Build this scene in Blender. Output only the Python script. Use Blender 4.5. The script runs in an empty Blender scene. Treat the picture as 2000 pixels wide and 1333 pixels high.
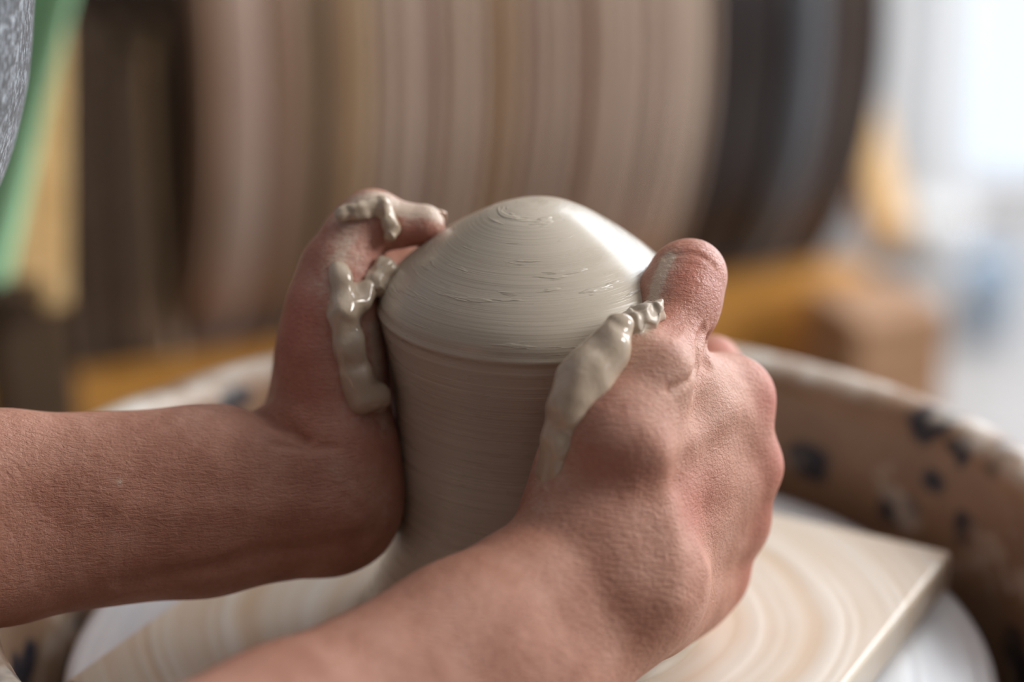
import bpy, bmesh, math, random
import numpy as np
from mathutils import Vector, Matrix, noise as mn
import openvdb as vdb

S = bpy.context.scene
COL = S.collection
random.seed(3)
mn.seed_set(7)
R_ = math.radians

# ------------------------------------------------------------------ camera
EL, DIST, LENS = R_(22), 0.740, 85.0
T = Vector((0, 0, 0.094))
FWD = Vector((0, math.cos(EL), -math.sin(EL)))
UP = Vector((0, math.sin(EL), math.cos(EL)))
RT = Vector((1, 0, 0))
cam = bpy.data.cameras.new('camera')
cam_o = bpy.data.objects.new('camera', cam)
COL.objects.link(cam_o)
cam_o.location = T - FWD * DIST
cam_o.rotation_euler = (math.pi / 2 - EL, 0, 0)
cam.lens, cam.sensor_width = LENS, 36.0
cam.clip_start = 0.05
cam.dof.use_dof = True
cam.dof.focus_distance = DIST - 0.038
cam.dof.aperture_fstop = 3.2
S.camera = cam_o
S.view_settings.view_transform = 'Standard'
S.view_settings.look = 'None'
S.view_settings.exposure = 0.0
S.view_settings.gamma = 1.0
S.view_settings.use_curve_mapping = False
S.cycles.use_denoising = True

# ------------------------------------------------------------------ light
w = bpy.data.worlds.new('world'); S.world = w; w.use_nodes = True
w.node_tree.nodes['Background'].inputs[0].default_value = (0.93, 0.92, 0.95, 1)
w.node_tree.nodes['Background'].inputs[1].default_value = 0.072


def area(name, loc, target, sx, sy, power, col=(1, 1, 1)):
    l = bpy.data.lights.new(name, 'AREA'); l.shape = 'RECTANGLE'
    l.size, l.size_y, l.energy, l.color = sx, sy, power, col
    o = bpy.data.objects.new(name, l); COL.objects.link(o)
    o.location = loc
    o.rotation_euler = (Vector(target) - Vector(loc)).to_track_quat('-Z', 'Y').to_euler()
    return o


area('daylight_through_back_window', (1.35, 1.86, 0.72), (0.1, 0.0, 0.1), 1.5, 1.7, 64, (0.92, 0.96, 1.0))
area('daylight_through_side_window', (2.0, 0.14, 1.15), (0.0, 0.0, 0.05), 0.8, 1.1, 47, (1.0, 0.97, 0.93))


# ------------------------------------------------------------------ helpers
def W(px, py, z):
    """point at depth z (m) along the view axis"""
    k = 0.018 / LENS * z
    return T + FWD * (z - DIST) + RT * ((px - 1000) * k) + UP * ((667 - py) * k)


def P(px, py, d):
    """view-aligned mm coordinates, origin T"""
    z = 740 + d
    k = 0.018 / LENS * z
    return np.array([(px - 1000) * k, (667 - py) * k, d], float)


def C(phi, h, R, x0=5.8):
    """mm coordinates of a point round the clay's axis: angle, height, radius"""
    a = R_(phi)
    v = Vector((x0 + R * math.cos(a), R * math.sin(a), h)) - T * 1000
    return np.array([v.dot(RT), v.dot(UP), v.dot(FWD)])


def to_world(p):
    p = np.asarray(p) / 1000.0
    return p[:, :1] * np.array(RT) + p[:, 1:2] * np.array(UP) + p[:, 2:3] * np.array(FWD) + np.array(T)


def tag(o, label=None, cat=None, group=None, kind=None):
    if label: o['label'] = label
    if cat: o['category'] = cat
    if group: o['group'] = group
    if kind: o['kind'] = kind
    return o


def empty(name, loc=(0, 0, 0), rz=0.0):
    o = bpy.data.objects.new(name, None); COL.objects.link(o)
    o.location = loc; o.rotation_euler = (0, 0, rz); o.empty_display_size = 0.05
    return o


def link(name, me, mat=None, parent=None, smooth=True):
    o = bpy.data.objects.new(name, me); COL.objects.link(o)
    if mat is not None and not me.materials: me.materials.append(mat)
    if parent is not None:
        o.parent = parent
    if smooth:
        me.polygons.foreach_set('use_smooth', [True] * len(me.polygons))
    me.update()
    return o


def from_py(name, v, f):
    me = bpy.data.meshes.new(name); me.from_pydata([tuple(p) for p in v], [], f); me.update()
    return me


def box_mesh(name, size, bevel=0.003, seg=2, offset=(0, 0, 0)):
    bm = bmesh.new(); bmesh.ops.create_cube(bm, size=1)
    bmesh.ops.scale(bm, vec=size, verts=bm.verts)
    if bevel: bmesh.ops.bevel(bm, geom=bm.edges[:], offset=bevel, segments=seg, affect='EDGES', profile=0.5)
    bmesh.ops.translate(bm, vec=offset, verts=bm.verts)
    me = bpy.data.meshes.new(name); bm.to_mesh(me); bm.free()
    return me


def box(name, size, loc, mat, parent=None, rot=(0, 0, 0), bevel=0.003):
    o = link(name, box_mesh(name, size, bevel), mat, parent, smooth=False)
    o.location = loc; o.rotation_euler = rot
    return o


def lathe_mesh(name, prof, n=96, closed=False, wob=None):
    """prof: (r, z) list; closed joins last to first"""
    v, f = [], []
    m = len(prof)
    for j, (r, z) in enumerate(prof):
        for i in range(n):
            a = 2 * math.pi * i / n
            x, y, zz = r * math.cos(a), r * math.sin(a), z
            if wob: x, y, zz = wob(x, y, zz, a, r)
            v.append((x, y, zz))
    rng = range(m if closed else m - 1)
    for j in rng:
        k = (j + 1) % m
        for i in range(n):
            i2 = (i + 1) % n
            f.append((j * n + i, j * n + i2, k * n + i2, k * n + i))
    if not closed:
        f.append(tuple(range(n))[::-1]); f.append(tuple((m - 1) * n + i for i in range(n)))
    return from_py(name, v, f)


def spline(pts, n):
    """Catmull-Rom through 2D points"""
    pts = np.array(pts, float)
    q = np.vstack([2 * pts[0] - pts[1], pts, 2 * pts[-1] - pts[-2]])
    out = []
    for i in range(1, len(q) - 2):
        for t in np.linspace(0, 1, n, endpoint=False):
            a, b, c, d = q[i - 1], q[i], q[i + 1], q[i + 2]
            out.append(0.5 * (2 * b + (c - a) * t + (2 * a - 5 * b + 4 * c - d) * t * t + (3 * b - a - 3 * c + d) * t ** 3))
    out.append(q[-2])
    return np.array(out)


# ---- implicit surface modelling for the hands: smooth-blended tapered limbs
class SDF:
    def __init__(self, vox):
        self.vox, self.p = vox, []

    def cone(self, a, b, ra, rb, k=5.0, flat=None, op='u', rgh=0.0):
        self.p.append((np.array(a, float), np.array(b, float), ra, rb, k, flat, op))
        return self

    def ball(self, a, r, k=5.0, flat=None, op='u'):
        return self.cone(a, np.array(a) + 0.001, r, r, k, flat, op)

    def chain(self, pts, rs, k=3.0, k0=6.0):
        for i in range(len(pts) - 1):
            self.cone(pts[i], pts[i + 1], rs[i], rs[i + 1], k0 if i == 0 else k)
        return self

    def mesh(self, name, noise_amp=0.0, noise_scale=0.1):
        us = [p for p in self.p if p[6] == 'u']
        ext = [(p, max(p[2], p[3]) * (max(1, p[5][1]) if p[5] else 1)) for p in us]
        lo = np.min([np.minimum(p[0], p[1]) - e for p, e in ext], axis=0) - 4 * self.vox - 2
        hi = np.max([np.maximum(p[0], p[1]) + e for p, e in ext], axis=0) + 4 * self.vox + 2
        n = np.ceil((hi - lo) / self.vox).astype(int) + 1
        BG = 8.0 * max(1, self.vox)
        D = np.full(n, BG, np.float32)
        ax = [lo[i] + self.vox * np.arange(n[i]) for i in range(3)]
        for a, b, ra, rb, k, flat, op in self.p:
            e = max(ra, rb) * (max(1, flat[1]) if flat else 1) + k + BG * 0.5
            i0 = np.clip(np.floor((np.minimum(a, b) - e - lo) / self.vox).astype(int), 0, n)
            i1 = np.clip(np.ceil((np.maximum(a, b) + e - lo) / self.vox).astype(int) + 1, 0, n)
            if (i1 <= i0).any(): continue
            X = ax[0][i0[0]:i1[0], None, None]; Y = ax[1][None, i0[1]:i1[1], None]; Z = ax[2][None, None, i0[2]:i1[2]]
            X, Y, Z = X - a[0], Y - a[1], Z - a[2]
            ab = b - a
            L = max(ab @ ab, 1e-9)
            t = np.clip((X * ab[0] + Y * ab[1] + Z * ab[2]) / L, 0, 1)
            qx, qy, qz = X - t * ab[0], Y - t * ab[1], Z - t * ab[2]
            if flat:
                nn = np.array(flat[0], float); nn /= np.linalg.norm(nn)
                c = (qx * nn[0] + qy * nn[1] + qz * nn[2]) * (1 / flat[1] - 1)
                qx, qy, qz = qx + c * nn[0], qy + c * nn[1], qz + c * nn[2]
            d = np.sqrt(qx * qx + qy * qy + qz * qz) - (ra + (rb - ra) * t)
            sl = (slice(i0[0], i1[0]), slice(i0[1], i1[1]), slice(i0[2], i1[2]))
            c = D[sl]
            if op == 'u':
                h = np.clip(0.5 + 0.5 * (c - d) / k, 0, 1)
                D[sl] = c + (d - c) * h - k * h * (1 - h)
            else:
                d = -d
                h = np.clip(0.5 - 0.5 * (c - d) / k, 0, 1)
                D[sl] = c + (d - c) * h + k * h * (1 - h)
        g = vdb.FloatGrid(BG)
        g.copyFromArray(np.ascontiguousarray(D))
        pts, quads = g.convertToQuads(isovalue=0.0)
        pts = pts * self.vox + lo
        # relax
        for it in range(3):
            acc = np.zeros_like(pts); cnt = np.zeros(len(pts))
            for s in range(4):
                i, j = quads[:, s], quads[:, (s + 1) % 4]
                for c in range(3):
                    acc[:, c] += np.bincount(i, pts[j, c], len(pts)) + np.bincount(j, pts[i, c], len(pts))
                cnt += np.bincount(i, minlength=len(pts)) + np.bincount(j, minlength=len(pts))
            cnt[cnt == 0] = 1
            pts = 0.45 * pts + 0.55 * acc / cnt[:, None]
        return pts, quads


def quads_mesh(name, wpts, quads):
    me = bpy.data.meshes.new(name)
    me.vertices.add(len(wpts)); me.vertices.foreach_set('co', np.ascontiguousarray(wpts, np.float32).ravel())
    me.loops.add(len(quads) * 4); me.loops.foreach_set('vertex_index', np.ascontiguousarray(quads[:, ::-1], np.int32).ravel())
    me.polygons.add(len(quads)); me.polygons.foreach_set('loop_start', np.arange(0, len(quads) * 4, 4, dtype=np.int32))
    me.polygons.foreach_set('loop_total', np.full(len(quads), 4, np.int32))
    me.update(calc_edges=True); me.validate()
    return me


def attr(me, name, vals):
    a = me.attributes.new(name, 'FLOAT', 'POINT'); a.data.foreach_set('value', np.ascontiguousarray(vals, np.float32))


def seg_dist(p, a, b):
    ab = b - a; t = np.clip(((p - a) @ ab) / max(ab @ ab, 1e-9), 0, 1)
    return np.linalg.norm(p - a - t[:, None] * ab, axis=1)


# ------------------------------------------------------------------ materials
FZ, YB = -0.56, 2.05                                     # floor height, back wall


def srgb(r, g, b):
    f = lambda c: (c / 255 / 12.92) if c / 255 <= 0.04045 else ((c / 255 + 0.055) / 1.055) ** 2.4
    return (f(r), f(g), f(b), 1)


class Mat:
    def __init__(self, name):
        self.m = bpy.data.materials.new(name); self.m.use_nodes = True
        self.t = self.m.node_tree; self.b = self.t.nodes['Principled BSDF']

    def n(self, typ, **kw):
        nd = self.t.nodes.new(typ)
        for k, v in kw.items():
            if hasattr(nd, k): setattr(nd, k, v)
            else: nd.inputs[k.replace('_', ' ')].default_value = v
        return nd

    def l(self, a, b): self.t.links.new(a, b)

    def coords(self, scale=(1, 1, 1), rot=(0, 0, 0)):
        tc = self.n('ShaderNodeTexCoord'); mp = self.n('ShaderNodeMapping')
        mp.inputs['Scale'].default_value = scale; mp.inputs['Rotation'].default_value = rot
        self.l(tc.outputs['Object'], mp.inputs['Vector'])
        return mp.outputs['Vector']

    def noise(self, vec, scale, detail=3, rough=0.5, dist=0.0):
        nd = self.n('ShaderNodeTexNoise'); nd.inputs['Scale'].default_value = scale
        nd.inputs['Detail'].default_value = detail; nd.inputs['Roughness'].default_value = rough
        nd.inputs['Distortion'].default_value = dist
        self.l(vec, nd.inputs['Vector']); return nd.outputs['Fac']

    def ramp(self, fac, stops):
        r = self.n('ShaderNodeValToRGB'); e = r.color_ramp.elements
        while len(e) < len(stops): e.new(0.5)
        for i, (p, c) in enumerate(stops): e[i].position = p; e[i].color = c
        self.l(fac, r.inputs['Fac']); return r.outputs['Color']

    def mix(self, fac, a, b, mode='MIX'):
        m = self.n('ShaderNodeMix'); m.data_type = 'RGBA'; m.blend_type = mode
        for s, v in ((m.inputs[0], fac), (m.inputs[6], a), (m.inputs[7], b)):
            if isinstance(v, (int, float, tuple)): s.default_value = v
            else: self.l(v, s)
        return m.outputs[2]

    def math(self, op, a, b=0.0, clamp=False):
        m = self.n('ShaderNodeMath'); m.operation = op; m.use_clamp = clamp
        for s, v in ((m.inputs[0], a), (m.inputs[1], b)):
            if isinstance(v, (int, float)): s.default_value = v
            else: self.l(v, s)
        return m.outputs[0]

    def attr(self, name):
        a = self.n('ShaderNodeAttribute'); a.attribute_name = name; return a.outputs['Fac']

    def bump(self, h, strength, dist, prev=None):
        b = self.n('ShaderNodeBump'); b.inputs['Strength'].default_value = strength; b.inputs['Distance'].default_value = dist
        self.l(h, b.inputs['Height'])
        if prev is not None: self.l(prev, b.inputs['Normal'])
        return b.outputs['Normal']

    def done(self, col=None, rough=None, normal=None, **kw):
        if col is not None:
            if isinstance(col, tuple): self.b.inputs['Base Color'].default_value = col
            else: self.l(col, self.b.inputs['Base Color'])
        if rough is not None:
            if isinstance(rough, (int, float)): self.b.inputs['Roughness'].default_value = rough
            else: self.l(rough, self.b.inputs['Roughness'])
        if normal is not None: self.l(normal, self.b.inputs['Normal'])
        for k, v in kw.items(): self.b.inputs[k].default_value = v
        return self.m


def mat_skin():
    m = Mat('skin'); v = m.coords()
    blot = m.noise(v, 55, 4, 0.6)
    col = m.ramp(blot, [(0.3, srgb(172, 117, 96)), (0.52, srgb(191, 138, 117)), (0.72, srgb(203, 153, 134))])
    col = m.mix(m.math('MULTIPLY', m.attr('red'), 0.75), col, srgb(196, 112, 98))
    fine = m.noise(v, 620, 3, 0.6)
    col = m.mix(0.35, col, m.ramp(fine, [(0.3, (0.72, 0.66, 0.62, 1)), (0.7, (1, 1, 1, 1))]), 'MULTIPLY')
    sl = m.attr('slip')
    sln = m.math('MULTIPLY', sl, m.ramp(m.noise(v, 330, 5, 0.7), [(0.28, (0, 0, 0, 1)), (0.62, (1, 1, 1, 1))]))
    sln = m.math('ADD', sln, m.math('MULTIPLY', m.math('SUBTRACT', sl, 0.6, True), 2.2), True)
    col = m.mix(sln, col, srgb(214, 190, 172))
    # skin relief: cross-hatched wrinkles and pores
    # wrinkles run across the hand, in the frame of the body (long axis of the near hand)
    vr = m.coords((260, 900, 1100), (0.25, 0.0, 0.1))
    wr = m.noise(vr, 1.0, 3, 0.6, 0.6)
    vr2 = m.coords((800, 700, 380), (0.3, 0.9, 0.3))
    wr2 = m.noise(vr2, 1.0, 2, 0.5, 0.4)
    vo = m.n('ShaderNodeTexVoronoi', feature='DISTANCE_TO_EDGE'); vo.inputs['Scale'].default_value = 950
    m.l(m.coords((1.0, 1.0, 1.6), (0.3, 0, 0)), vo.inputs['Vector'])
    cells = m.math('MINIMUM', m.math('MULTIPLY', vo.outputs['Distance'], 3.0), 0.5)
    n1 = m.bump(wr, 0.7, 0.0008)
    n2 = m.bump(wr2, 0.3, 0.0005, n1)
    n3 = m.bump(cells, 0.4, 0.00022, n2)
    n3 = m.bump(m.noise(v, 120, 3), 0.25, 0.002, n3)
    rough = m.math('SUBTRACT', 0.56, m.math('MULTIPLY', m.attr('wet'), 0.30))
    return m.done(col, rough, n3, **{'Subsurface Weight': 0.12, 'Subsurface Radius': (1.0, 0.35, 0.18),
                                     'Subsurface Scale': 0.0035, 'Specular IOR Level': 0.45})


def mat_clay():
    m = Mat('wet_clay')
    v = m.coords()
    rings = m.noise(m.coords((5, 5, 420)), 1.0, 4, 0.65, 0.15)
    rings2 = m.noise(m.coords((2.5, 2.5, 1500)), 1.0, 3, 0.6)
    broad = m.noise(m.coords((4, 4, 60)), 1.0, 2)
    col = m.ramp(broad, [(0.3, srgb(188, 175, 157)), (0.7, srgb(204, 192, 175))])
    col = m.mix(0.3, col, m.ramp(rings, [(0.3, (0.86, 0.85, 0.84, 1)), (0.7, (1, 1, 1, 1))]), 'MULTIPLY')
    n = m.bump(rings, 0.32, 0.0011)
    n = m.bump(rings2, 0.25, 0.0004, n)
    # torn little flakes on the dome
    fl = m.ramp(m.noise(m.coords((44, 44, 520)), 1.0, 3, 0.6, 0.15), [(0.60, (0, 0, 0, 1)), (0.66, (1, 1, 1, 1))])
    sz = m.n('ShaderNodeSeparateXYZ'); m.l(v, sz.inputs[0])
    fl = m.math('MULTIPLY', fl, m.math('MULTIPLY', m.math('SUBTRACT', sz.outputs[2], 0.106), 300.0, True))
    n = m.bump(fl, 0.45, 0.0006, n)
    rough = m.ramp(m.noise(m.coords((50, 50, 300)), 1.0, 3), [(0.3, (0.22, 0.22, 0.22, 1)), (0.7, (0.38, 0.38, 0.38, 1))])
    return m.done(col, rough, n, **{'Specular IOR Level': 0.6, 'Coat Weight': 0.35, 'Coat Roughness': 0.22})


def mat_slip(name='clay_slip', c=(200, 181, 160), rough=0.12):
    m = Mat(name); v = m.coords()
    col = m.ramp(m.noise(v, 90, 3), [(0.3, srgb(c[0] - 12, c[1] - 13, c[2] - 14)), (0.7, srgb(*c))])
    n = m.bump(m.noise(v, 200, 3, 0.5), 0.35, 0.0012)
    return m.done(col, rough, n, **{'Specular IOR Level': 0.6, 'Coat Weight': 0.4, 'Coat Roughness': 0.08})


def mat_plain(name, c, rough=0.6, ns=30, amp=14, bump=0.0, spec=0.5, stretch=(1, 1, 1)):
    m = Mat(name); v = m.coords(stretch)
    nz = m.noise(v, ns, 4, 0.6)
    col = m.ramp(nz, [(0.3, srgb(*[max(0, x - amp) for x in c])), (0.7, srgb(*[min(255, x + amp) for x in c]))])
    n = m.bump(nz, 0.4, bump) if bump else None
    return m.done(col, rough, n, **{'Specular IOR Level': spec})


def mat_wood(name, c, amp=16):
    return mat_plain(name, c, 0.55, 14, amp, 0.0006, 0.4, (1, 9, 9))


def mat_pan():
    m = Mat('splattered_brown_plastic'); v = m.coords()
    col = m.ramp(m.noise(v, 26, 3), [(0.3, srgb(138, 108, 84)), (0.7, srgb(170, 138, 112))])
    sp = m.n('ShaderNodeTexVoronoi'); sp.inputs['Scale'].default_value = 34; sp.inputs['Randomness'].default_value = 1
    m.l(m.coords((1, 1, 1.2)), sp.inputs['Vector'])
    dn = m.math('ADD', sp.outputs['Distance'], m.math('MULTIPLY', m.noise(v, 70, 3), 0.5))
    mask = m.ramp(dn, [(0.54, (1, 1, 1, 1)), (0.62, (0, 0, 0, 1))])
    gate = m.ramp(m.noise(v, 11, 2), [(0.30, (0, 0, 0, 1)), (0.44, (1, 1, 1, 1))])
    col = m.mix(m.math('MULTIPLY', mask, gate), col, srgb(52, 50, 58))
    pale = m.ramp(m.noise(m.coords((1, 1, 1), (1, 2, 0)), 30, 4, 0.6), [(0.56, (0, 0, 0, 1)), (0.64, (1, 1, 1, 1))])
    col = m.mix(m.math('MULTIPLY', pale, 0.75), col, srgb(214, 200, 184))
    sz = m.n('ShaderNodeSeparateXYZ'); m.l(v, sz.inputs[0])
    rim_light = m.math('MULTIPLY', m.math('SUBTRACT', sz.outputs[2], -FZ + 0.0215), 260.0, True)
    smear = m.ramp(m.noise(m.coords((1, 1, 1), (2, 1, 0)), 22, 4, 0.65), [(0.42, (0, 0, 0, 1)), (0.55, (1, 1, 1, 1))])
    col = m.mix(m.math('MULTIPLY', m.math('MULTIPLY', rim_light, smear), 0.85), col, srgb(226, 218, 208))  # dried slip on the rim, with its lit top put into the colour
    return m.done(col, 0.4, m.bump(m.noise(v, 60, 3), 0.3, 0.001), **{'Specular IOR Level': 0.5})


def mat_rings(name, base, pale, cx, cy, scale=150.0):
    """throwing slip in concentric rings about the wheel's axis"""
    m = Mat(name); v = m.coords()
    sx = m.n('ShaderNodeSeparateXYZ'); m.l(v, sx.inputs[0])
    r = m.math('SQRT', m.math('ADD', m.math('POWER', m.math('SUBTRACT', sx.outputs[0], cx), 2), m.math('POWER', m.math('SUBTRACT', sx.outputs[1], cy), 2)))
    cmb = m.n('ShaderNodeCombineXYZ')
    m.l(m.math('ADD', m.math('MULTIPLY', r, scale), m.math('MULTIPLY', m.noise(v, 8, 2), 1.5)), cmb.inputs[0])
    nz = m.n('ShaderNodeTexNoise'); nz.inputs['Scale'].default_value = 1.0; nz.inputs['Detail'].default_value = 2
    m.l(cmb.outputs[0], nz.inputs['Vector'])
    patch = m.noise(v, 14, 3, 0.5)
    f = m.math('ADD', m.math('MULTIPLY', nz.outputs['Fac'], 0.75), m.math('MULTIPLY', patch, 0.35))
    col = m.ramp(f, [(0.38, srgb(*base)), (0.62, srgb(*pale))])
    n = m.bump(nz.outputs['Fac'], 0.5, 0.0016)
    return m.done(col, 0.3, n, **{'Specular IOR Level': 0.55, 'Coat Weight': 0.35, 'Coat Roughness': 0.25})


def mat_shirt():
    m = Mat('grey_marl_jersey'); v = m.coords()
    a = m.noise(m.coords((1, 1, 0.7)), 400, 3, 0.8)
    col = m.ramp(a, [(0.38, srgb(14, 16, 20)), (0.5, srgb(58, 63, 70)), (0.62, srgb(160, 167, 175))])
    big = m.noise(v, 60, 3)
    col = m.mix(0.5, col, m.ramp(big, [(0.35, (0.6, 0.6, 0.62, 1)), (0.6, (1, 1, 1, 1))]), 'MULTIPLY')
    n = m.bump(a, 0.6, 0.0007)
    return m.done(col, 0.95, n, **{'Sheen Weight': 0.3})


def mat_glow(name, c, s):
    m = Mat(name)
    m.b.inputs['Emission Color'].default_value = srgb(*c); m.b.inputs['Emission Strength'].default_value = s
    return m.done((0, 0, 0, 1), 1.0)


def mat_curtain():
    m = Mat('white_curtain'); m.done(srgb(232, 228, 224), 0.9)
    tr = m.n('ShaderNodeBsdfTranslucent'); tr.inputs['Color'].default_value = srgb(236, 232, 228)
    mx = m.n('ShaderNodeMixShader'); mx.inputs[0].default_value = 0.9
    m.l(m.b.outputs[0], mx.inputs[1]); m.l(tr.outputs[0], mx.inputs[2]); m.l(mx.outputs[0], m.t.nodes['Material Output'].inputs['Surface'])
    return m.m


M = dict(
    skin=mat_skin(), clay=mat_clay(), slip=mat_slip(), slip_dry=mat_slip('drying_slip', (202, 186, 168), 0.5),
    nail=mat_plain('fingernail', (222, 190, 168), 0.3, 200, 8),
    pan=mat_pan(), steel=mat_rings('slip_streaked_metal', (208, 210, 216), (236, 237, 240), 0.0, 0.0, 90),
    bat=mat_rings('slip_streaked_wood_bat', (214, 186, 154), (232, 222, 208), 0.0, 0.0, 110),
    bat_side=mat_plain('bat_edge', (208, 180, 146), 0.5, 40, 14),
    wood=mat_wood('pale_pine', (242, 198, 140)), wood_y=mat_wood('yellow_pine', (196, 138, 62)),
    wood_b=mat_wood('brown_wood', (176, 134, 100)), wood_d=mat_wood('dark_oak', (84, 62, 42)),
    shirt=mat_shirt(), green=mat_plain('green_cloth', (160, 205, 160), 0.9, 8, 10),
    white=mat_plain('white_plastic', (236, 234, 232), 0.4, 20, 4), blue=mat_plain('pale_blue_glaze', (178, 200, 222), 0.3, 20, 6),
    black=mat_plain('filler_black', (22, 19, 18), 0.9, 20, 4, 0, 0.15),
    wall=mat_plain('plaster', (150, 138, 130), 0.9, 6, 6), wall_w=mat_plain('white_plaster', (214, 212, 210), 0.9, 6, 4),
    floor=mat_plain('pale_concrete', (176, 171, 168), 0.5, 9, 12), curtain=mat_curtain(),
    glass=mat_glow('overcast_daylight', (222, 235, 250), 1.3), frame=mat_plain('white_window_frame', (228, 228, 230), 0.5),
    metal=mat_plain('grey_machine_paint', (120, 124, 128), 0.4),
)

# ------------------------------------------------------------------ room


def plane_wall(name, size, loc, mat):
    o = box(name, size, loc, mat, bevel=0)
    o['kind'] = 'structure'; return o


plane_wall('floor', (5.2, 4.2, 0.1), (-0.4, 0.05, FZ - 0.05), M['floor'])
plane_wall('ceiling', (5.2, 4.2, 0.1), (-0.4, 0.05, FZ + 2.65), M['wall_w'])
plane_wall('wall_left', (0.1, 4.2, 2.6), (-2.95, 0.05, FZ + 1.3), M['wall'])
plane_wall('wall_back', (3.44, 0.1, 2.6), (-1.42, YB + 0.05, FZ + 1.3), M['wall'])
plane_wall('wall_back_above_window', (1.88, 0.1, 0.4), (1.23, YB + 0.05, FZ + 2.4), M['wall_w']).name = 'trim_1'
plane_wall('trim_2', (0.1, 4.2, 0.5), (2.2, 0.05, FZ + 0.25), M['wall_w'])
plane_wall('trim_3', (0.1, 4.2, 0.5), (2.2, 0.05, FZ + 2.35), M['wall_w'])
plane_wall('wall_right', (0.1, 1.5, 1.6), (2.2, -1.3, FZ + 1.3), M['wall_w'])
plane_wall('wall_right', (0.1, 1.45, 1.6), (2.2, 1.425, FZ + 1.3), M['wall_w'])
# glazed door at the back right
win = empty('window_1', (1.215, YB + 0.04, FZ)); win['kind'] = 'structure'
pane = link('pane', box_mesh('pane', (1.82, 0.01, 2.14), 0, offset=(0, 0, 1.1)), M['glass'], win, False)
for x, y, sx, sz in ((-0.90, 1.1, 0.05, 2.2), (0.92, 1.1, 0.05, 2.2), (0.0, 1.1, 0.05, 2.2)):
    link('window_frame', box_mesh('window_frame', (sx, 0.05, sz), 0.004, offset=(x, -0.01, y)), M['frame'], win, False)
for z in (0.02, 2.18):
    link('window_frame', box_mesh('window_frame', (1.88, 0.06, 0.04), 0.004, offset=(0, -0.012, z)), M['frame'], win, False)
win2 = empty('window_2', (2.2, 0.075, FZ + 0.5)); win2['kind'] = 'structure'
link('pane', box_mesh('pane', (0.01, 1.24, 1.6), 0, offset=(0, 0, 0.8)), M['glass'], win2, False)
for y in (-0.6, 0.0, 0.6):
    link('window_frame', box_mesh('window_frame', (0.05, 0.05, 1.6), 0.004, offset=(-0.01, y, 0.8)), M['frame'], win2, False)

# curtain with folds
cv, cf = [], []
nx, x0c, x1c = 150, 0.24, 0.525
for j, z in enumerate((FZ + 0.02, FZ + 2.15)):
    for i in range(nx + 1):
        t = i / nx
        x = x0c + (x1c - x0c) * t
        cv.append((x, YB - 0.09 + 0.018 * math.sin(t * 36) + 0.006 * math.sin(t * 83 + 1), z))
for i in range(nx): cf.append((i, i + 1, nx + 2 + i, nx + 1 + i))
cur = link('curtain', from_py('curtain', cv, cf), M['curtain'])
tag(cur, 'pale grey-white curtain hanging in narrow folds beside the bright window', 'curtain')

# ------------------------------------------------------------------ pottery wheel
AX = 0.0060            # wheel axis x
wheel = tag(empty('pottery_wheel', (AX, 0, FZ)), "potter's wheel with clay-splattered brown splash pan and slip-covered round head", 'pottery wheel')
H0 = -FZ               # bat top in wheel coordinates
ZD = H0 - 0.014        # wheel head top
RH = 0.1495
link('wheel_head', lathe_mesh('wheel_head', [(0.001, ZD - 0.018), (RH - 0.006, ZD - 0.018), (RH - 0.001, ZD - 0.015), (RH, ZD - 0.011), (RH, ZD - 0.004), (RH - 0.0012, ZD - 0.001), (RH - 0.004, ZD), (0.09, ZD), (0.001, ZD)], 128), M['steel'], wheel)
link('spindle', lathe_mesh('spindle', [(0.016, ZD - 0.20), (0.016, ZD - 0.018)], 32), M['metal'], wheel)
# splash pan: bowl with a rolled, fairly broad rim
RZ = H0 + 0.0255
RR = 0.1675
pp = [(0.03, ZD - 0.07), (RR - 0.012, ZD - 0.07), (RR - 0.003, ZD - 0.062), (RR, ZD - 0.05), (RR + 0.000, RZ - 0.012),
      (RR + 0.000, RZ - 0.004), (RR + 0.003, RZ), (RR + 0.009, RZ + 0.0015), (RR + 0.016, RZ), (RR + 0.019, RZ - 0.004), (RR + 0.018, RZ - 0.010),
      (RR + 0.012, RZ - 0.011), (RR + 0.006, RZ - 0.012), (RR + 0.006, ZD - 0.07), (RR - 0.002, ZD - 0.078), (0.03, ZD - 0.078)]


def panwob(x, y, z, a, r):
    k = 1 + 0.003 * math.sin(3 * a + 1)
    return x * k, y * k, z + 0.0008 * math.sin(5 * a)


link('splash_pan', lathe_mesh('splash_pan', pp, 160, True, panwob), M['pan'], wheel)
link('motor_housing', lathe_mesh('motor_housing', [(0.15, 0.20), (0.16, 0.22), (0.16, ZD - 0.10), (0.10, ZD - 0.08)], 64), M['metal'], wheel)
for a in (45, 135, 225, 315):
    l_ = link('leg', box_mesh('leg', (0.04, 0.04, 0.24), 0.004, offset=(0.13 * math.cos(R_(a)), 0.13 * math.sin(R_(a)), 0.12)), M['metal'], wheel, False)

# square bat on the wheel head
BAT_ROT, BAT_H = R_(-28), 0.014
bme = box_mesh('bat', (0.211, 0.211, BAT_H - 0.0002), 0.002, 3)
bat = link('bat', bme, M['bat'], None, False)
bat.location = (AX, 0, -BAT_H / 2 + 0.0001); bat.rotation_euler = (0, 0, BAT_ROT)
tag(bat, 'square cream bat smeared with rings of wet slip under the clay', 'bat')

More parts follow.
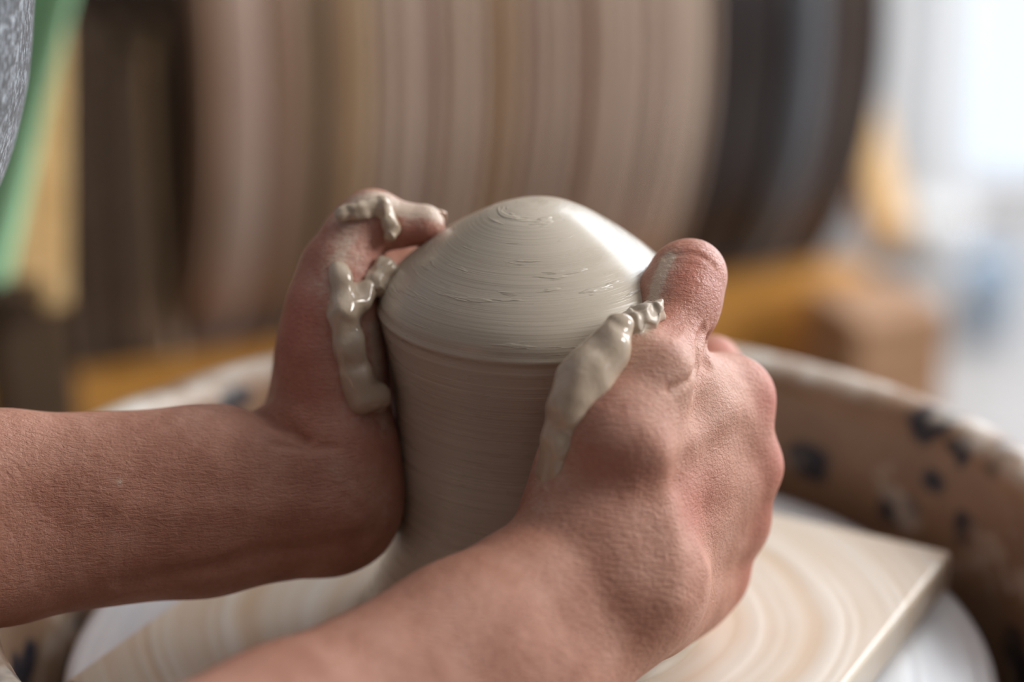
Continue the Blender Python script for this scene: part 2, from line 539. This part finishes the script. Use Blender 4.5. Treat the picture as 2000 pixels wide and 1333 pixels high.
# ------------------------------------------------------------------ the clay
prof = spline([(55.5, 0), (54.0, 3), (50.5, 11), (46.2, 23), (43.4, 38), (42.4, 52), (42.3, 66), (43.0, 80), (44.6, 93), (46.0, 101.5),
               (46.8, 105.4), (46.6, 107.6), (45.7, 110.4), (42.4, 115.2), (37.0, 120.3), (29.8, 126.0), (22.0, 131.2), (14.8, 135.3), (9.0, 137.4), (4.0, 138.4), (0.6, 138.6)], 9)
cl = []
for r, z in prof:
    rr = r
    # ridges: a soft lip under the shoulder and close throwing lines below it
    rr += 0.40 * math.exp(-((z - 106.0) / 0.9) ** 2) - 0.22 * math.exp(-((z - 104.0) / 0.9) ** 2) + 0.22 * math.exp(-((z - 101.6) / 0.7) ** 2)
    rr += 0.10 * math.sin(z * 2.1) * (1 if 60 < z < 100 else 0.3 if z < 100 else 0.0)
    cl.append((max(rr, 0.3) / 1000, z / 1000))


def clwob(x, y, z, a, r):
    zz = max(0.0, (z - 0.100) / 0.04)
    sh = 0.0008 * zz
    k = 1 + 0.006 * math.sin(a + 90 * z) * min(1, z / .03)
    z2 = z + (-0.0002 * math.cos(a) + 0.0006 * math.sin(2 * a)) * min(zz, 1) * min(1, r / .02)
    return x * k + sh, y * k, z2


clay = link('clay_cone', lathe_mesh('clay_cone', cl, 220, False, clwob), M['clay'])
clay.location = (AX, 0, 0.0002)
tag(clay, 'wet grey-beige clay being coned up, domed top and narrow waist, on the bat', 'clay')

# ------------------------------------------------------------------ person: arms and hands
V = 0.85
right = SDF(V)
q = right
# forearm (radius side, ulna side, muscle)
q.chain([P(1150, 1075, -46), P(900, 1262, -76), P(560, 1468, -110), P(-60, 1800, -190)], [18.5, 21.8, 26.3, 33], 8, 8)
q.chain([P(1232, 1165, -42), P(1010, 1350, -66), P(700, 1560, -100), P(-20, 1920, -180)], [18, 21.4, 26.2, 31], 8, 10)
q.ball(P(1235, 1160, -50), 17, 10)                      # head of the ulna
# carpus
q.cone(P(1170, 1040, -50), P(1245, 1120, -46), 17, 17, 10)
q.cone(P(1150, 980, -50), P(1260, 1100, -42), 16, 16, 10)
# metacarpals
MR = [(P(1190, 960, -50), P(1436, 787, -6), 14.5, 11.2), (P(1220, 1020, -48), P(1448, 915, -3), 14.5, 11.6),
      (P(1250, 1080, -42), P(1430, 1025, 3), 14, 10.8), (P(1270, 1150, -36), P(1392, 1120, 10), 13.5, 10.4)]
for a, b, ra, rb in MR: q.cone(a, b, ra, rb, 7)
q.cone(P(1280, 880, -38), P(1380, 830, -18), 14, 12, 8)
q.cone(P(1290, 980, -36), P(1390, 960, -12), 14, 12, 8)
# ulnar edge of the hand
q.cone(P(1262, 1190, -30), P(1345, 1150, 8), 14, 13, 9)
q.cone(P(1262, 1200, -24), P(1330, 1170, 20), 11, 11, 9)
# fingers, wrapped round the back of the clay
FR = [([P(1436, 787, -6), P(1392, 712, 34), P(1318, 690, 57)] + [C(62, 92, 60)], [11, 8.8, 8.2, 7.2]),
      ([P(1448, 915, -3), P(1400, 850, 42), P(1300, 815, 62)] + [C(66, 75, 55)], [11.4, 9.2, 8.6, 7.4]),
      ([P(1430, 1025, 3), P(1385, 965, 45), P(1290, 930, 62)] + [C(66, 56, 53)], [10.6, 8.8, 8.2, 7.2]),
      ([P(1392, 1120, 10), P(1350, 1065, 42), P(1275, 1040, 58)] + [C(62, 36, 53)], [10.2, 7.8, 7.2, 6.4])]
for pts, rs in FR: q.chain(pts, rs, 2.5, 4)
# knuckle bumps
q.ball(P(1446, 772, -7), 9.8, 3); q.ball(P(1464, 908, -6), 9.6, 3); q.ball(P(1440, 1012, 0), 9.2, 3); q.ball(P(1402, 1118, 6), 8.8, 3)
# thumb: metacarpal, proximal, broad distal pad
q.chain([P(1140, 985, -50), P(1200, 855, -54), P(1262, 735, -45)], [13, 15, 13.5], 8, 8)
q.cone(P(1120, 900, -50), P(1175, 790, -50), 8.5, 9, 8)
q.cone(P(1262, 735, -45), P(1302, 668, -34), 13, 10.2, 5)
q.ball(P(1303, 700, -38), 9.5, 4)
q.cone(P(1302, 668, -34), P(1330, 590, -25), 9.8, 11.2, 3.5)
q.cone(P(1326, 600, -25), P(1347, 545, -21), 11.6, 11.0, 4)
q.cone(P(1300, 575, -24), P(1318, 535, -22), 8.5, 7.5, 4)
q.ball(P(1350, 532, -20), 9.6, 3)
# soft fold where the thumb meets the hand, and valleys between the knuckles
q.cone(P(1330, 765, -24), P(1400, 765, -6), 13, 11, 8)
q.ball(P(1432, 850, -8), 11, 6); q.ball(P(1430, 972, -2), 10.5, 6); q.ball(P(1400, 1075, 4), 9.5, 6)
q.cone(P(1380, 664, -30), P(1384, 705, -34), 1.8, 1.6, 3, op='s')
q.cone(P(1384, 705, -34), P(1350, 760, -46), 1.8, 1.4, 3, op='s')
q.cone(P(1095, 950, -74), P(1190, 962, -77), 4, 4, 10, op='s')
rp, rq = right.mesh('right')

left = SDF(V)
q = left
q.chain([P(660, 905, -2), P(400, 915, -10), P(0, 932, -24), P(-420, 960, -58), P(-800, 985, -100)], [16.5, 17.2, 18.3, 25, 29], 8, 8)
q.chain([P(655, 1012, -2), P(400, 1050, -10), P(0, 1092, -22), P(-420, 1120, -55), P(-800, 1110, -95)], [15, 16.3, 18.3, 24, 29], 8, 8)
q.chain([P(640, 960, 0), P(0, 1010, -14), P(-400, 1040, -45)], [23, 27, 31], 8, 8)
# heel of the hand, set against the clay
q.cone(P(672, 880, -2), P(676, 1005, 0), 13, 13.0, 7)
q.cone(P(690, 910, 8), P(690, 1000, 10), 11, 11, 7)
q.cone(P(640, 1050, 0), P(680, 1030, 2), 10, 9, 7)
# thenar and thumb
q.chain([P(650, 850, -2), P(643, 700, -3), P(652, 600, -3), P(665, 525, -1)], [16, 15, 13.0, 11.2], 7, 9)
q.cone(P(690, 830, 0), P(700, 640, 0), 9.5, 6.5, 7)
q.chain([P(665, 525, -1), P(690, 465, 0), P(722, 432, 1)], [11.2, 9.4, 8.8], 3, 5)
q.chain([P(722, 432, 1), P(775, 440, 0), P(828, 440, -1)], [8.6, 6.9, 6.4], 2.5, 4)
q.ball(P(738, 418, 0), 6.6, 3)
# back of the hand and metacarpals behind the thumb
ML = [(P(640, 850, 12), C(170, 92, 63), 12, 10.5), (P(640, 890, 16), C(160, 76, 61), 13, 11),
      (P(650, 940, 16), C(155, 58, 60), 13, 10.5), (P(660, 990, 14), C(152, 42, 59), 12, 10)]
for a, b, ra, rb in ML: q.cone(a, b, ra, rb, 8)
q.cone(P(600, 800, 10), P(615, 640, 12), 12, 10, 8)
q.chain([C(170, 92, 63), C(152, 101, 58), C(136, 106, 55), C(122, 108, 52)], [10.5, 8.5, 7.8, 6.8], 2.5, 4)
q.chain([C(160, 76, 61), C(134, 92, 60), C(114, 96, 58), C(98, 96, 55.5)], [11, 9, 8.4, 7.2], 2.5, 4)
q.chain([C(155, 58, 60), C(130, 72, 56), C(112, 76, 54), C(98, 76, 52)], [10.5, 8.8, 8.2, 7.2], 2.5, 4)
q.chain([C(152, 42, 59), C(128, 50, 54), C(112, 54, 52), C(100, 55, 51)], [10, 7.8, 7.2, 6.4], 2.5, 4)
# index fingertip that shows over the web of the thumb
# wrist creases
q.cone(P(478, 786, -4), P(540, 818, -17), 2.6, 2.0, 3, op='s'); q.cone(P(540, 818, -17), P(600, 858, -22), 2.0, 1.4, 3, op='s')
q.cone(P(535, 862, -25), P(640, 872, -22), 1.0, 0.6, 3, op='s')
lp, lq = left.mesh('left')

# coarse upper arms, torso and neck, one surface with the arms at the elbows
tor = SDF(5.0)


def B(x, y, z):
    v = Vector((x, y, z)) - T * 1000
    return np.array([v.dot(RT), v.dot(UP), v.dot(FWD)])


depth_axis = np.array([0, math.sin(EL), math.cos(EL)])      # world y in view coordinates
rel, lel = P(-60, 1860, -186), P(-780, 1048, -96)
rsh, lsh = B(-330, -190, 300), B(-330, 190, 300)
tor.cone(rel, rsh, 35, 48, 20); tor.cone(lel, lsh, 35, 48, 20)
tor.cone(B(-560, 0, -20), B(-300, 0, 230), 105, 105, 30, (depth_axis, 1.5))
tor.cone(B(-300, 0, 230), B(-290, 0, 330), 105, 85, 30, (depth_axis, 1.7))
tor.cone(B(-290, 0, 350), B(-265, 0, 450), 55, 52, 30)
tp, tq = tor.mesh('torso')

body_p = np.vstack([rp, lp, tp]); body_q = np.vstack([rq, lq + len(rp), tq + len(rp) + len(lp)])


def vnormals(p, qd):
    n = np.cross(p[qd[:, 2]] - p[qd[:, 0]], p[qd[:, 3]] - p[qd[:, 1]])
    out = np.zeros_like(p)
    for k in range(4):
        for c in range(3): out[:, c] += np.bincount(qd[:, k], n[:, c], len(p))
    out /= np.linalg.norm(out, axis=1)[:, None] + 1e-12
    return out


body_n = vnormals(body_p, body_q)
cen = body_p[:len(rp)].mean(0)
_t = P(1250, 850, -90)                                   # orient outwards: the nearest surface point there faces the camera
if body_n[np.argmin(np.linalg.norm(body_p - _t, axis=1))][2] > 0: body_n = -body_n
PXY = np.stack([1000 + body_p[:, 0] / (740 + body_p[:, 2]) / (0.018 / LENS), 667 - body_p[:, 1] / (740 + body_p[:, 2]) / (0.018 / LENS)], 1)


def surf(px, py):
    d2 = (PXY[:, 0] - px) ** 2 + (PXY[:, 1] - py) ** 2
    c = np.where(d2 < 8.0 ** 2)[0]
    if len(c) == 0: c = np.array([np.argmin(d2)])
    return body_p[c[np.argmin(body_p[c, 2])]].copy()


def carve(pts, wdt, dep):
    """press a groove (dep > 0) or raise a ridge (dep < 0) along points on the skin"""
    q3 = [surf(*p) for p in pts]
    if len(q3) == 1: q3.append(q3[0] + 0.01)
    d = np.min([seg_dist(body_p, q3[i], q3[i + 1]) for i in range(len(q3) - 1)], axis=0)
    body_p[:] -= body_n * (dep * np.exp(-(d / wdt) ** 2))[:, None]


# near hand
carve([(1100, 930), (1190, 945)], 9, 0.9)
carve([(1285, 870), (1312, 980), (1330, 1080), (1325, 1170)], 6, -1.4)
carve([(1375, 930), (1390, 1060)], 8, 1.6)
carve([(1440, 800), (1370, 850), (1300, 890)], 4, -0.7)
carve([(1462, 848), (1400, 880)], 5, 1.0)
carve([(1455, 975), (1400, 1000)], 5, 0.9)
carve([(1335, 705)], 7, -1.2)
carve([(1380, 640), (1370, 672), (1370, 715), (1352, 745), (1310, 756)], 1.5, 1.3)
carve([(1345, 620), (1300, 640)], 3, 0.6)
carve([(1292, 500), (1330, 489), (1372, 496), (1402, 518)], 0.9, 0.45)
for yy_ in (600, 612, 626, 640): carve([(1305, yy_ + 6), (1335, yy_), (1368, yy_ + 8)], 0.9, 0.22)
carve([(1290, 1190), (1240, 1150), (1200, 1090)], 9, -0.8)
# far hand
carve([(486, 790), (530, 820), (596, 858)], 1.4, 1.5)
carve([(535, 864), (600, 874), (655, 868)], 1.1, 0.55)
carve([(250, 1150), (450, 1108), (640, 1072), (730, 1052)], 3.5, 1.2)
carve([(250, 990), (450, 1000), (640, 1000)], 6, -0.8)
carve([(690, 930), (735, 975)], 1.6, 0.5); carve([(680, 980), (730, 1020)], 1.6, 0.4)
carve([(600, 520), (610, 600), (630, 700)], 5, 0.6)
carve([(772, 425), (776, 455), (772, 482)], 1.2, 0.6)
me = quads_mesh('body', to_world(body_p), body_q)


def bump_at(spots):
    v = np.zeros(len(body_p))
    for p, r, s in spots:
        d = np.linalg.norm(body_p - p, axis=1) / r
        v = np.maximum(v, s * np.exp(-d * d))
    return v


red = bump_at([(P(1490, 770, -10), 11, 1), (P(1505, 900, -8), 10, .8), (P(1480, 1015, -4), 11, .6), (P(1440, 1120, 4), 11, .7),
               (P(1350, 540, -32), 15, .7), (P(1330, 620, -42), 12, .5), (P(1180, 850, -66), 18, .35), (P(1400, 690, 20), 12, .8),
               (P(1350, 985, -48), 12, .55), (P(1330, 1010, -46), 14, .3),
               (P(680, 520, -12), 16, .8), (P(620, 620, -14), 18, .8), (P(690, 760, -14), 20, .6), (P(820, 460, -6), 12, .9), (P(700, 450, -6), 12, .8)])
attr(me, 'red', red)
sl = np.zeros(len(body_p))
for pa, pb, r, s in ((P(1215, 700, -50), P(1085, 900, -58), 10, 0.75), (P(1085, 900, -58), P(1065, 990, -60), 5, 0.7),
                     (P(1340, 740, -48), P(1150, 840, -66), 13, 0.30), (P(1440, 740, -16), P(1370, 800, -34), 12, 0.22),
                     (P(690, 405, -6), P(855, 410, -6), 6, 0.8), (P(690, 420, -10), P(650, 560, -14), 7, 0.75), (P(660, 560, -14), P(700, 800, -14), 8, 0.65),
                     (P(730, 640, -10), P(740, 830, -10), 5, 0.8), (P(640, 450, 0), P(600, 530, 0), 6, 0.6), (P(700, 940, -16), P(740, 990, -14), 7, 0.32), (P(655, 905, -22), P(700, 960, -18), 5, .25)):
    d = seg_dist(body_p, pa, pb) / r
    sl = np.maximum(sl, s * np.exp(-d * d))
for pts, r, s in (([(1300, 500), (1278, 550), (1262, 600), (1248, 640)], 3.6, 1.0), ([(700, 392), (745, 385), (800, 402), (862, 412)], 5.5, 1.1),
                  ([(668, 420), (690, 400)], 5, 0.9), ([(700, 470), (705, 520)], 4, 0.6), ([(650, 520), (680, 560)], 5, 0.7), ([(735, 640), (748, 800)], 4, 0.85)):
    q3 = [surf(*p) for p in pts]
    d = np.min([seg_dist(body_p, q3[i], q3[i + 1]) for i in range(len(q3) - 1)], axis=0)
    sl = np.maximum(sl, s * np.exp(-(d / r) ** 2))
sl = np.maximum(sl, 1.0 * np.exp(-(np.linalg.norm(body_p - surf(238, 940), axis=1) / 1.0) ** 2))
attr(me, 'slip', sl)
attr(me, 'wet', bump_at([(P(1350, 550, -32), 20, 1), (P(760, 440, -4), 25, .9), (P(680, 540, -12), 22, .8)]))

person = tag(empty('person', (-0.45, 0, FZ)), 'person in a grey marl shirt with bare forearms pressing both hands round the wet clay', 'person')
body = link('body', me, M['skin']); body.parent = person; body.matrix_parent_inverse = Matrix.Translation((0.45, 0, -FZ))

sh = SDF(5.0)
sh.cone(rsh + (rel - rsh) * 0.45, rsh, 58, 62, 20); sh.cone(lsh + (lel - lsh) * 0.45, lsh, 58, 62, 20)
sh.cone(B(-560, 0, -20), B(-300, 0, 230), 113, 113, 30, (depth_axis, 1.5))
sh.cone(B(-300, 0, 230), B(-290, 0, 330), 113, 92, 30, (depth_axis, 1.7))
sh.cone(B(-270, -5, 125), B(-246, -5, 200), 90, 100, 30, (depth_axis, 1.3))
sh.cone(B(-246, -5, 200), B(-246, -5, 270), 100, 100, 30, (depth_axis, 1.3))
sp_, sq_ = sh.mesh('shirt')
wp = to_world(sp_)
for i in range(len(wp)):                                     # soft folds
    wp[i, 0] += 0.004 * mn.noise(Vector(wp[i]) * 18)
sme = quads_mesh('shirt', wp, sq_)
shirt = link('shirt', sme, M['shirt']); shirt.parent = person; shirt.matrix_parent_inverse = Matrix.Translation((0.45, 0, -FZ))


def nail(pts_c, n_, along, wdt, lng, name='fingernail'):
    """small curved plate"""
    n_ = n_ / np.linalg.norm(n_); along = along - n_ * (along @ n_); along /= np.linalg.norm(along); side = np.cross(n_, along)
    v, f = [], []
    for th in (0, -0.6):
        for j in range(7):
            for i in range(7):
                u, t = (i - 3) / 3, (j - 3) / 3
                rr = 1 - 0.18 * t * t
                v.append(pts_c + side * u * wdt / 2 * rr + along * t * lng / 2 + n_ * (th - 0.32 * wdt / 2 * u * u * 1.0 - 0.5 * t * t))
    for j in range(6):
        for i in range(6):
            a = j * 7 + i
            f.append((a, a + 1, a + 8, a + 7)); f.append((49 + a, 49 + a + 7, 49 + a + 8, 49 + a + 1))
    for i in range(6):
        f += [(i, 49 + i, 50 + i, i + 1), (42 + i, 43 + i, 92 + i, 91 + i), (i * 7, i * 7 + 7, 56 + i * 7, 49 + i * 7), (i * 7 + 6, 55 + i * 7, 62 + i * 7, i * 7 + 13)]
    o = link(name, from_py(name, to_world(np.array(v)), f), M['nail'])
    o.parent = person; o.matrix_parent_inverse = Matrix.Translation((0.45, 0, -FZ))
    return o


nail(P(843, 410, 2), np.array([0.15, 0.92, 0.35]), np.array([1, -0.05, 0]), 8.0, 9.5)
nail(P(1347, 545, -21) + 10.3 * np.array([0.62, 0.1, 0.78]), np.array([0.62, 0.1, 0.78]), np.array([0.15, 1, 0]), 11, 13)

# ------------------------------------------------------------------ slip clinging to the hands
def lumps(name, pts, rs, k, label, mat, noise_amp=0.0, ns=0.25, extra=(), flat=None):
    s = SDF(0.5)
    for i in range(len(pts) - 1): s.cone(pts[i], pts[i + 1], rs[i], rs[i + 1], k, flat)
    for p, r in extra: s.ball(p, r, k)
    p, qd = s.mesh(name)
    if noise_amp:
        for i in range(len(p)):
            p[i] += noise_amp * np.array(mn.noise_vector(Vector(p[i]) * ns))
    o = link(name, quads_mesh(name, to_world(p), qd), mat)
    tag(o, label, 'clay')
    return o


lumps('clay_slip', [P(1212, 640, -56), P(1185, 690, -58), P(1140, 745, -61), P(1112, 800, -62), P(1090, 860, -60), P(1075, 920, -58), P(1068, 965, -56)],
      [4.2, 6.0, 6.6, 5.8, 4.4, 3.0, 2.0], 4, 'thick smooth roll of pale slip between the near hand and the clay', M['slip'], 1.1, 0.13,
      [(P(1150, 720, -62), 5.5), (P(1120, 760, -62), 5.5), (P(1082, 905, -62), 2.2), (P(1096, 880, -63), 2)])
lumps('clay_crumb', [P(1228, 662, -50), P(1242, 632, -48), P(1276, 612, -46)], [3.0, 3.6, 3.0], 3, 'ragged crumb of drying slip at the base of the near thumb', M['slip_dry'], 1.5, 0.33,
      [(P(1256, 618, -47), 2.8), (P(1282, 605, -44), 2.2), (P(1262, 640, -47), 2.8), (P(1240, 655, -49), 3.0), (P(1218, 690, -51), 2.4), (P(1228, 678, -50), 2.6)])
lumps('clay_slip', [P(668, 560, -16), P(672, 610, -18), P(680, 680, -18), P(700, 740, -17), P(712, 780, -16)], [3.5, 4.5, 4.6, 4.4, 4.8], 3,
      'wet ridge of slip running down the far hand below its thumb', M['slip'], 1.1, 0.16,
      [(P(740, 775, -13), 3.4), (P(690, 765, -16), 3.4), (P(665, 540, -15), 3.8), (P(705, 590, -15), 3.6), (P(718, 570, -13), 3.0), (P(700, 800, -14), 2.4), (P(738, 800, -11), 1.8)])
lumps('clay_slip', [P(735, 545, -10), P(750, 525, -8), P(742, 565, -10)], [3.2, 3.0, 2.6], 3, 'glistening dab of slip in the web of the far thumb, touching the clay', M['slip'], 0.9, 0.35,
      [(P(728, 560, -12), 2.6)])
lumps('clay_slip', [P(668, 418, -10), P(705, 412, -9), P(745, 402, -8), P(765, 445, -8), P(760, 465, -8)], [2.4, 2.6, 2.2, 2.0, 1.6], 3, 'smear of pale slip over the bent joint of the far thumb', M['slip'], 0.8, 0.35)

# ------------------------------------------------------------------ background
TH = R_(22.5)
U = Vector((math.cos(TH), math.sin(TH), 0)); N = Vector((math.sin(TH), -math.cos(TH), 0))   # along / towards camera
DC = W(948, -5, 1.575)
DR = 0.219
drum = tag(empty('drum', DC, TH), 'large brown ribbed drum lying in a wooden stand, black band at its right end', 'drum')
drum.rotation_euler = (0, R_(2), TH)
cols = {'tan': (190, 166, 148), 'mauve': (172, 146, 132), 'brown': (144, 114, 94), 'pale': (212, 190, 172), 'gold': (180, 148, 106), 'olive': (118, 98, 68), 'dark': (50, 40, 39), 'blk': (28, 24, 26), 'grey': (112, 114, 120), 'dkb': (86, 72, 66)}
rm = {k: mat_plain('drum_' + k, c, 0.38 if k in ('dark', 'grey', 'dkb') else 0.5, 20, 8, 0.0, 0.5, (6, 1, 1)) for k, c in cols.items()}
seq = [('brown', 10), ('mauve', 26), ('brown', 24), ('olive', 10), ('brown', 12), ('gold', 10), ('tan', 10), ('brown', 8), ('pale', 9), ('mauve', 14), ('brown', 9), ('tan', 9), ('pale', 8), ('brown', 14),
       ('gold', 8), ('mauve', 12), ('brown', 10), ('pale', 9), ('mauve', 8), ('brown', 14), ('tan', 18), ('mauve', 9), ('pale', 9), ('mauve', 12), ('pale', 16), ('tan', 8), ('dark', 24), ('dark', 22), ('blk', 10), ('grey', 20), ('dkb', 18), ('dkb', 14), ('dark', 9)]
x = 0.172 - sum(w_ for _, w_ in seq) / 1000
X0 = x
ring_cache = {}
for c_, wmm in seq:
    h = wmm / 1000
    if (c_, wmm) not in ring_cache:
        pr = [(DR - 0.02, 0), (DR - 0.004, 0.0), (DR - 0.0015, h * 0.12), (DR, h * 0.3), (DR + 0.0006, h * 0.5), (DR, h * 0.7), (DR - 0.0015, h * 0.88), (DR - 0.004, h), (DR - 0.02, h)]
        t_ = lathe_mesh('t', pr, 96, True)
        ring_cache[(c_, wmm)] = from_py('ring', [(v.co.z, v.co.x, v.co.y) for v in t_.vertices], [tuple(p.vertices) for p in t_.polygons])
    o = link('ring', ring_cache[(c_, wmm)], rm[c_], drum); o.location = (x, 0, 0)
    x += h
t_ = lathe_mesh('t', [(0.001, -0.006), (DR - 0.019, -0.006), (DR - 0.019, 0.006), (0.001, 0.006)], 64)
eb = from_py('end_board', [(v.co.z, v.co.x, v.co.y) for v in t_.vertices], [tuple(p.vertices) for p in t_.polygons])
for sx in (X0 + 0.012, 0.160):
    o = link('end_board', eb, M['wood_d'], drum, False); o.location = (sx, 0, 0)


# wooden stand under the drum, in its own frame (x along the drum, y away from the camera)
stand = tag(empty('drum_stand', (DC.x, DC.y, FZ), TH), 'yellow-brown timber stand with long rails and a square corner post under the big drum', 'stand')


def sl_(p):
    q_ = Vector(p) - Vector((DC.x, DC.y, FZ))
    return Vector((q_.dot(U), -q_.dot(N), q_.z))


RA = 0.198                                               # rails stand this far either side of the drum's middle
zc = DC.z - FZ
zr = zc - 0.143
cr = sl_(W(1673, 634, 1.41))                             # near top corner of the corner post
PW, PD = 0.063, 0.062
for yy in (-RA, RA):
    box('rail', (cr.x + PW + 0.62, 0.040, 0.062), ((cr.x + PW - 0.62) / 2, yy, zr - 0.031), M['wood_y'], stand)
for xx in (cr.x + PW / 2, -0.66):
    for yy in (cr.y + PD / 2, -cr.y - PD / 2):
        box('corner_post', (PW, PD, cr.z), (xx, yy, cr.z / 2), M['wood_b'], stand, (0, 0, 0), 0.004)
    box('cross_rail', (0.04, -2 * cr.y - 2 * PD - 0.004, 0.05), (xx, 0, zc - 0.262), M['wood_y'], stand)
b0, b1 = sl_(W(1668, 190, 1.74)), sl_(W(1742, 470, 1.68))
bd = b1 - b0
br = box('brace', (0.026, 0.03, bd.length), (b0 + b1) / 2, M['wood'], stand); br.rotation_euler = bd.to_track_quat('Z', 'Y').to_euler()
BB = W(268, 705, 1.40)
box('shelf_board', (0.36, 0.35, 0.016), (-0.439, 0.0, BB.z - FZ - 0.0085), M['wood_d'], stand)

# bundle of thin dark sticks standing left of the drum
bund = tag(empty('stick_bundle', BB), 'bundle of long thin dark sticks standing upright left of the drum', 'sticks')
stick = lathe_mesh('stick', [(0.0032, 0), (0.0032, 0.198)], 6)
sm = [mat_plain('stick_dark', (92, 78, 68), 0.8, 30, 8), mat_plain('stick_grey', (176, 154, 136), 0.8, 30, 8), mat_plain('stick_tan', (206, 176, 140), 0.8, 30, 8)]
sticks = []
for c in range(3):
    ms = stick.copy(); ms.materials.append(sm[c]); sticks.append(ms)
for i in range(70):
    o = bpy.data.objects.new('stick', sticks[random.choice((0, 0, 0, 1, 1, 2))]); COL.objects.link(o); o.parent = bund
    o.location = (random.uniform(-0.023, 0.022), random.uniform(-0.014, 0.014), 0.0)
    o.rotation_euler = (random.uniform(-.02, .02), random.uniform(-.008, .008), 0)
    o.scale = (1, 1, random.uniform(0.85, 1.02))

# left upright of pale pine with a lapped foot
PB = W(104, 590, 1.20)
post = tag(empty('wooden_post', PB, R_(26)), 'pale pine upright with a stepped foot beside the green cloth', 'post')
box('upright', (0.0125, 0.024, 0.40), (0.0125, 0, 0.20), M['wood'], post, (0, R_(4), 0), 0.002)
box('upright', (0.0145, 0.024, 0.382), (-0.0010, -0.002, 0.209), M['wood'], post, (0, R_(4), 0), 0.002)
box('foot_block', (0.040, 0.04, PB.z - FZ - 0.002), (-0.006, 0.036, -(PB.z - FZ) / 2 + 0.0), M['wood_d'], post)

# green cloth draped left of the post
gv, gf = [], []
nu, nv = 20, 24
for j in range(nv + 1):
    t = j / nv
    a, b = W(-330 , -90 + 640 * t, 1.10), W(172 - 165 * t, -90 + 640 * t, 1.10)
    for i in range(nu + 1):
        s = i / nu
        p = a.lerp(b, s) + Vector((0, 0.008 * math.sin(s * 17 + t * 2), 0))
        gv.append(p)
for j in range(nv):
    for i in range(nu):
        k = j * (nu + 1) + i; gf.append((k, k + 1, k + nu + 2, k + nu + 1))
gc = link('green_cloth', from_py('green_cloth', gv, gf), M['green'])
md = gc.modifiers.new('thick', 'SOLIDIFY'); md.thickness = 0.003
tag(gc, 'sage green cloth hanging between the grey shirt and the pine upright', 'cloth')

# black box added to stand in for the shadowed gap behind
KB = W(-150, 700, 1.95)
kr = tag(empty('dark_filler', (KB.x, KB.y, FZ)), 'black box added to fill the shadowed gap at the left edge, behind the pine upright', 'dark_filler')
kh = KB.z - FZ + 0.14
for sx, sy, w_, d_ in ((0, -0.12, 0.36, 0.012), (0, 0.12, 0.36, 0.012), (-0.174, 0, 0.012, 0.24), (0.174, 0, 0.012, 0.24)):
    box('side', (w_, d_, kh), (sx, sy, kh / 2), M['black'], kr)
box('bottom', (0.35, 0.24, 0.012), (0, 0, 0.012), M['black'], kr)
box('lid', (0.37, 0.26, 0.014), (0, 0, kh + 0.006), M['black'], kr)

# things on the floor by the window


def on_floor(px, py):
    d = W(px, py, 1.0) - cam_o.location
    t = (FZ - cam_o.location.z) / d.z
    return cam_o.location + d * t


t1 = on_floor(1805, 520)
tub = tag(empty('white_tub', t1), 'small round white plastic tub on the floor in front of the curtain', 'tub')
link('bowl', lathe_mesh('bowl', [(0.03, 0), (0.034, 0.0), (0.043, 0.05), (0.046, 0.056), (0.042, 0.056), (0.032, 0.006), (0.001, 0.006)], 40), M['white'], tub)
link('lid', lathe_mesh('lid', [(0.001, 0.057), (0.047, 0.057), (0.047, 0.064), (0.02, 0.070), (0.001, 0.071)], 40), M['white'], tub)
t2 = on_floor(1922, 655)
jar = tag(empty('blue_bucket', t2), 'pale blue bucket on the floor by the bright window', 'bucket')
link('bucket_body', lathe_mesh('bucket_body', [(0.024, 0), (0.031, 0.075), (0.034, 0.078), (0.034, 0.083), (0.029, 0.083), (0.022, 0.006), (0.001, 0.006)], 40), M['blue'], jar)
hv = lathe_mesh('bucket_handle', [(0.0018, 0), (0.0018, 0.001)], 6)
bmh = bmesh.new()
prev = None
for i in range(17):
    a = math.pi * i / 16
    ring = [bmh.verts.new((0.033 * math.cos(a) * (1 + 0.05 * math.cos(b)), 0.0016 * math.sin(b), 0.078 + 0.032 * math.sin(a) * (1 + 0.05 * math.cos(b)))) for b in [k * math.pi / 3 for k in range(6)]]
    if prev:
        for k in range(6): bmh.faces.new((prev[k], prev[(k + 1) % 6], ring[(k + 1) % 6], ring[k]))
    prev = ring
hm = bpy.data.meshes.new('bucket_handle'); bmh.to_mesh(hm); bmh.free()
link('bucket_handle', hm, M['metal'], jar)
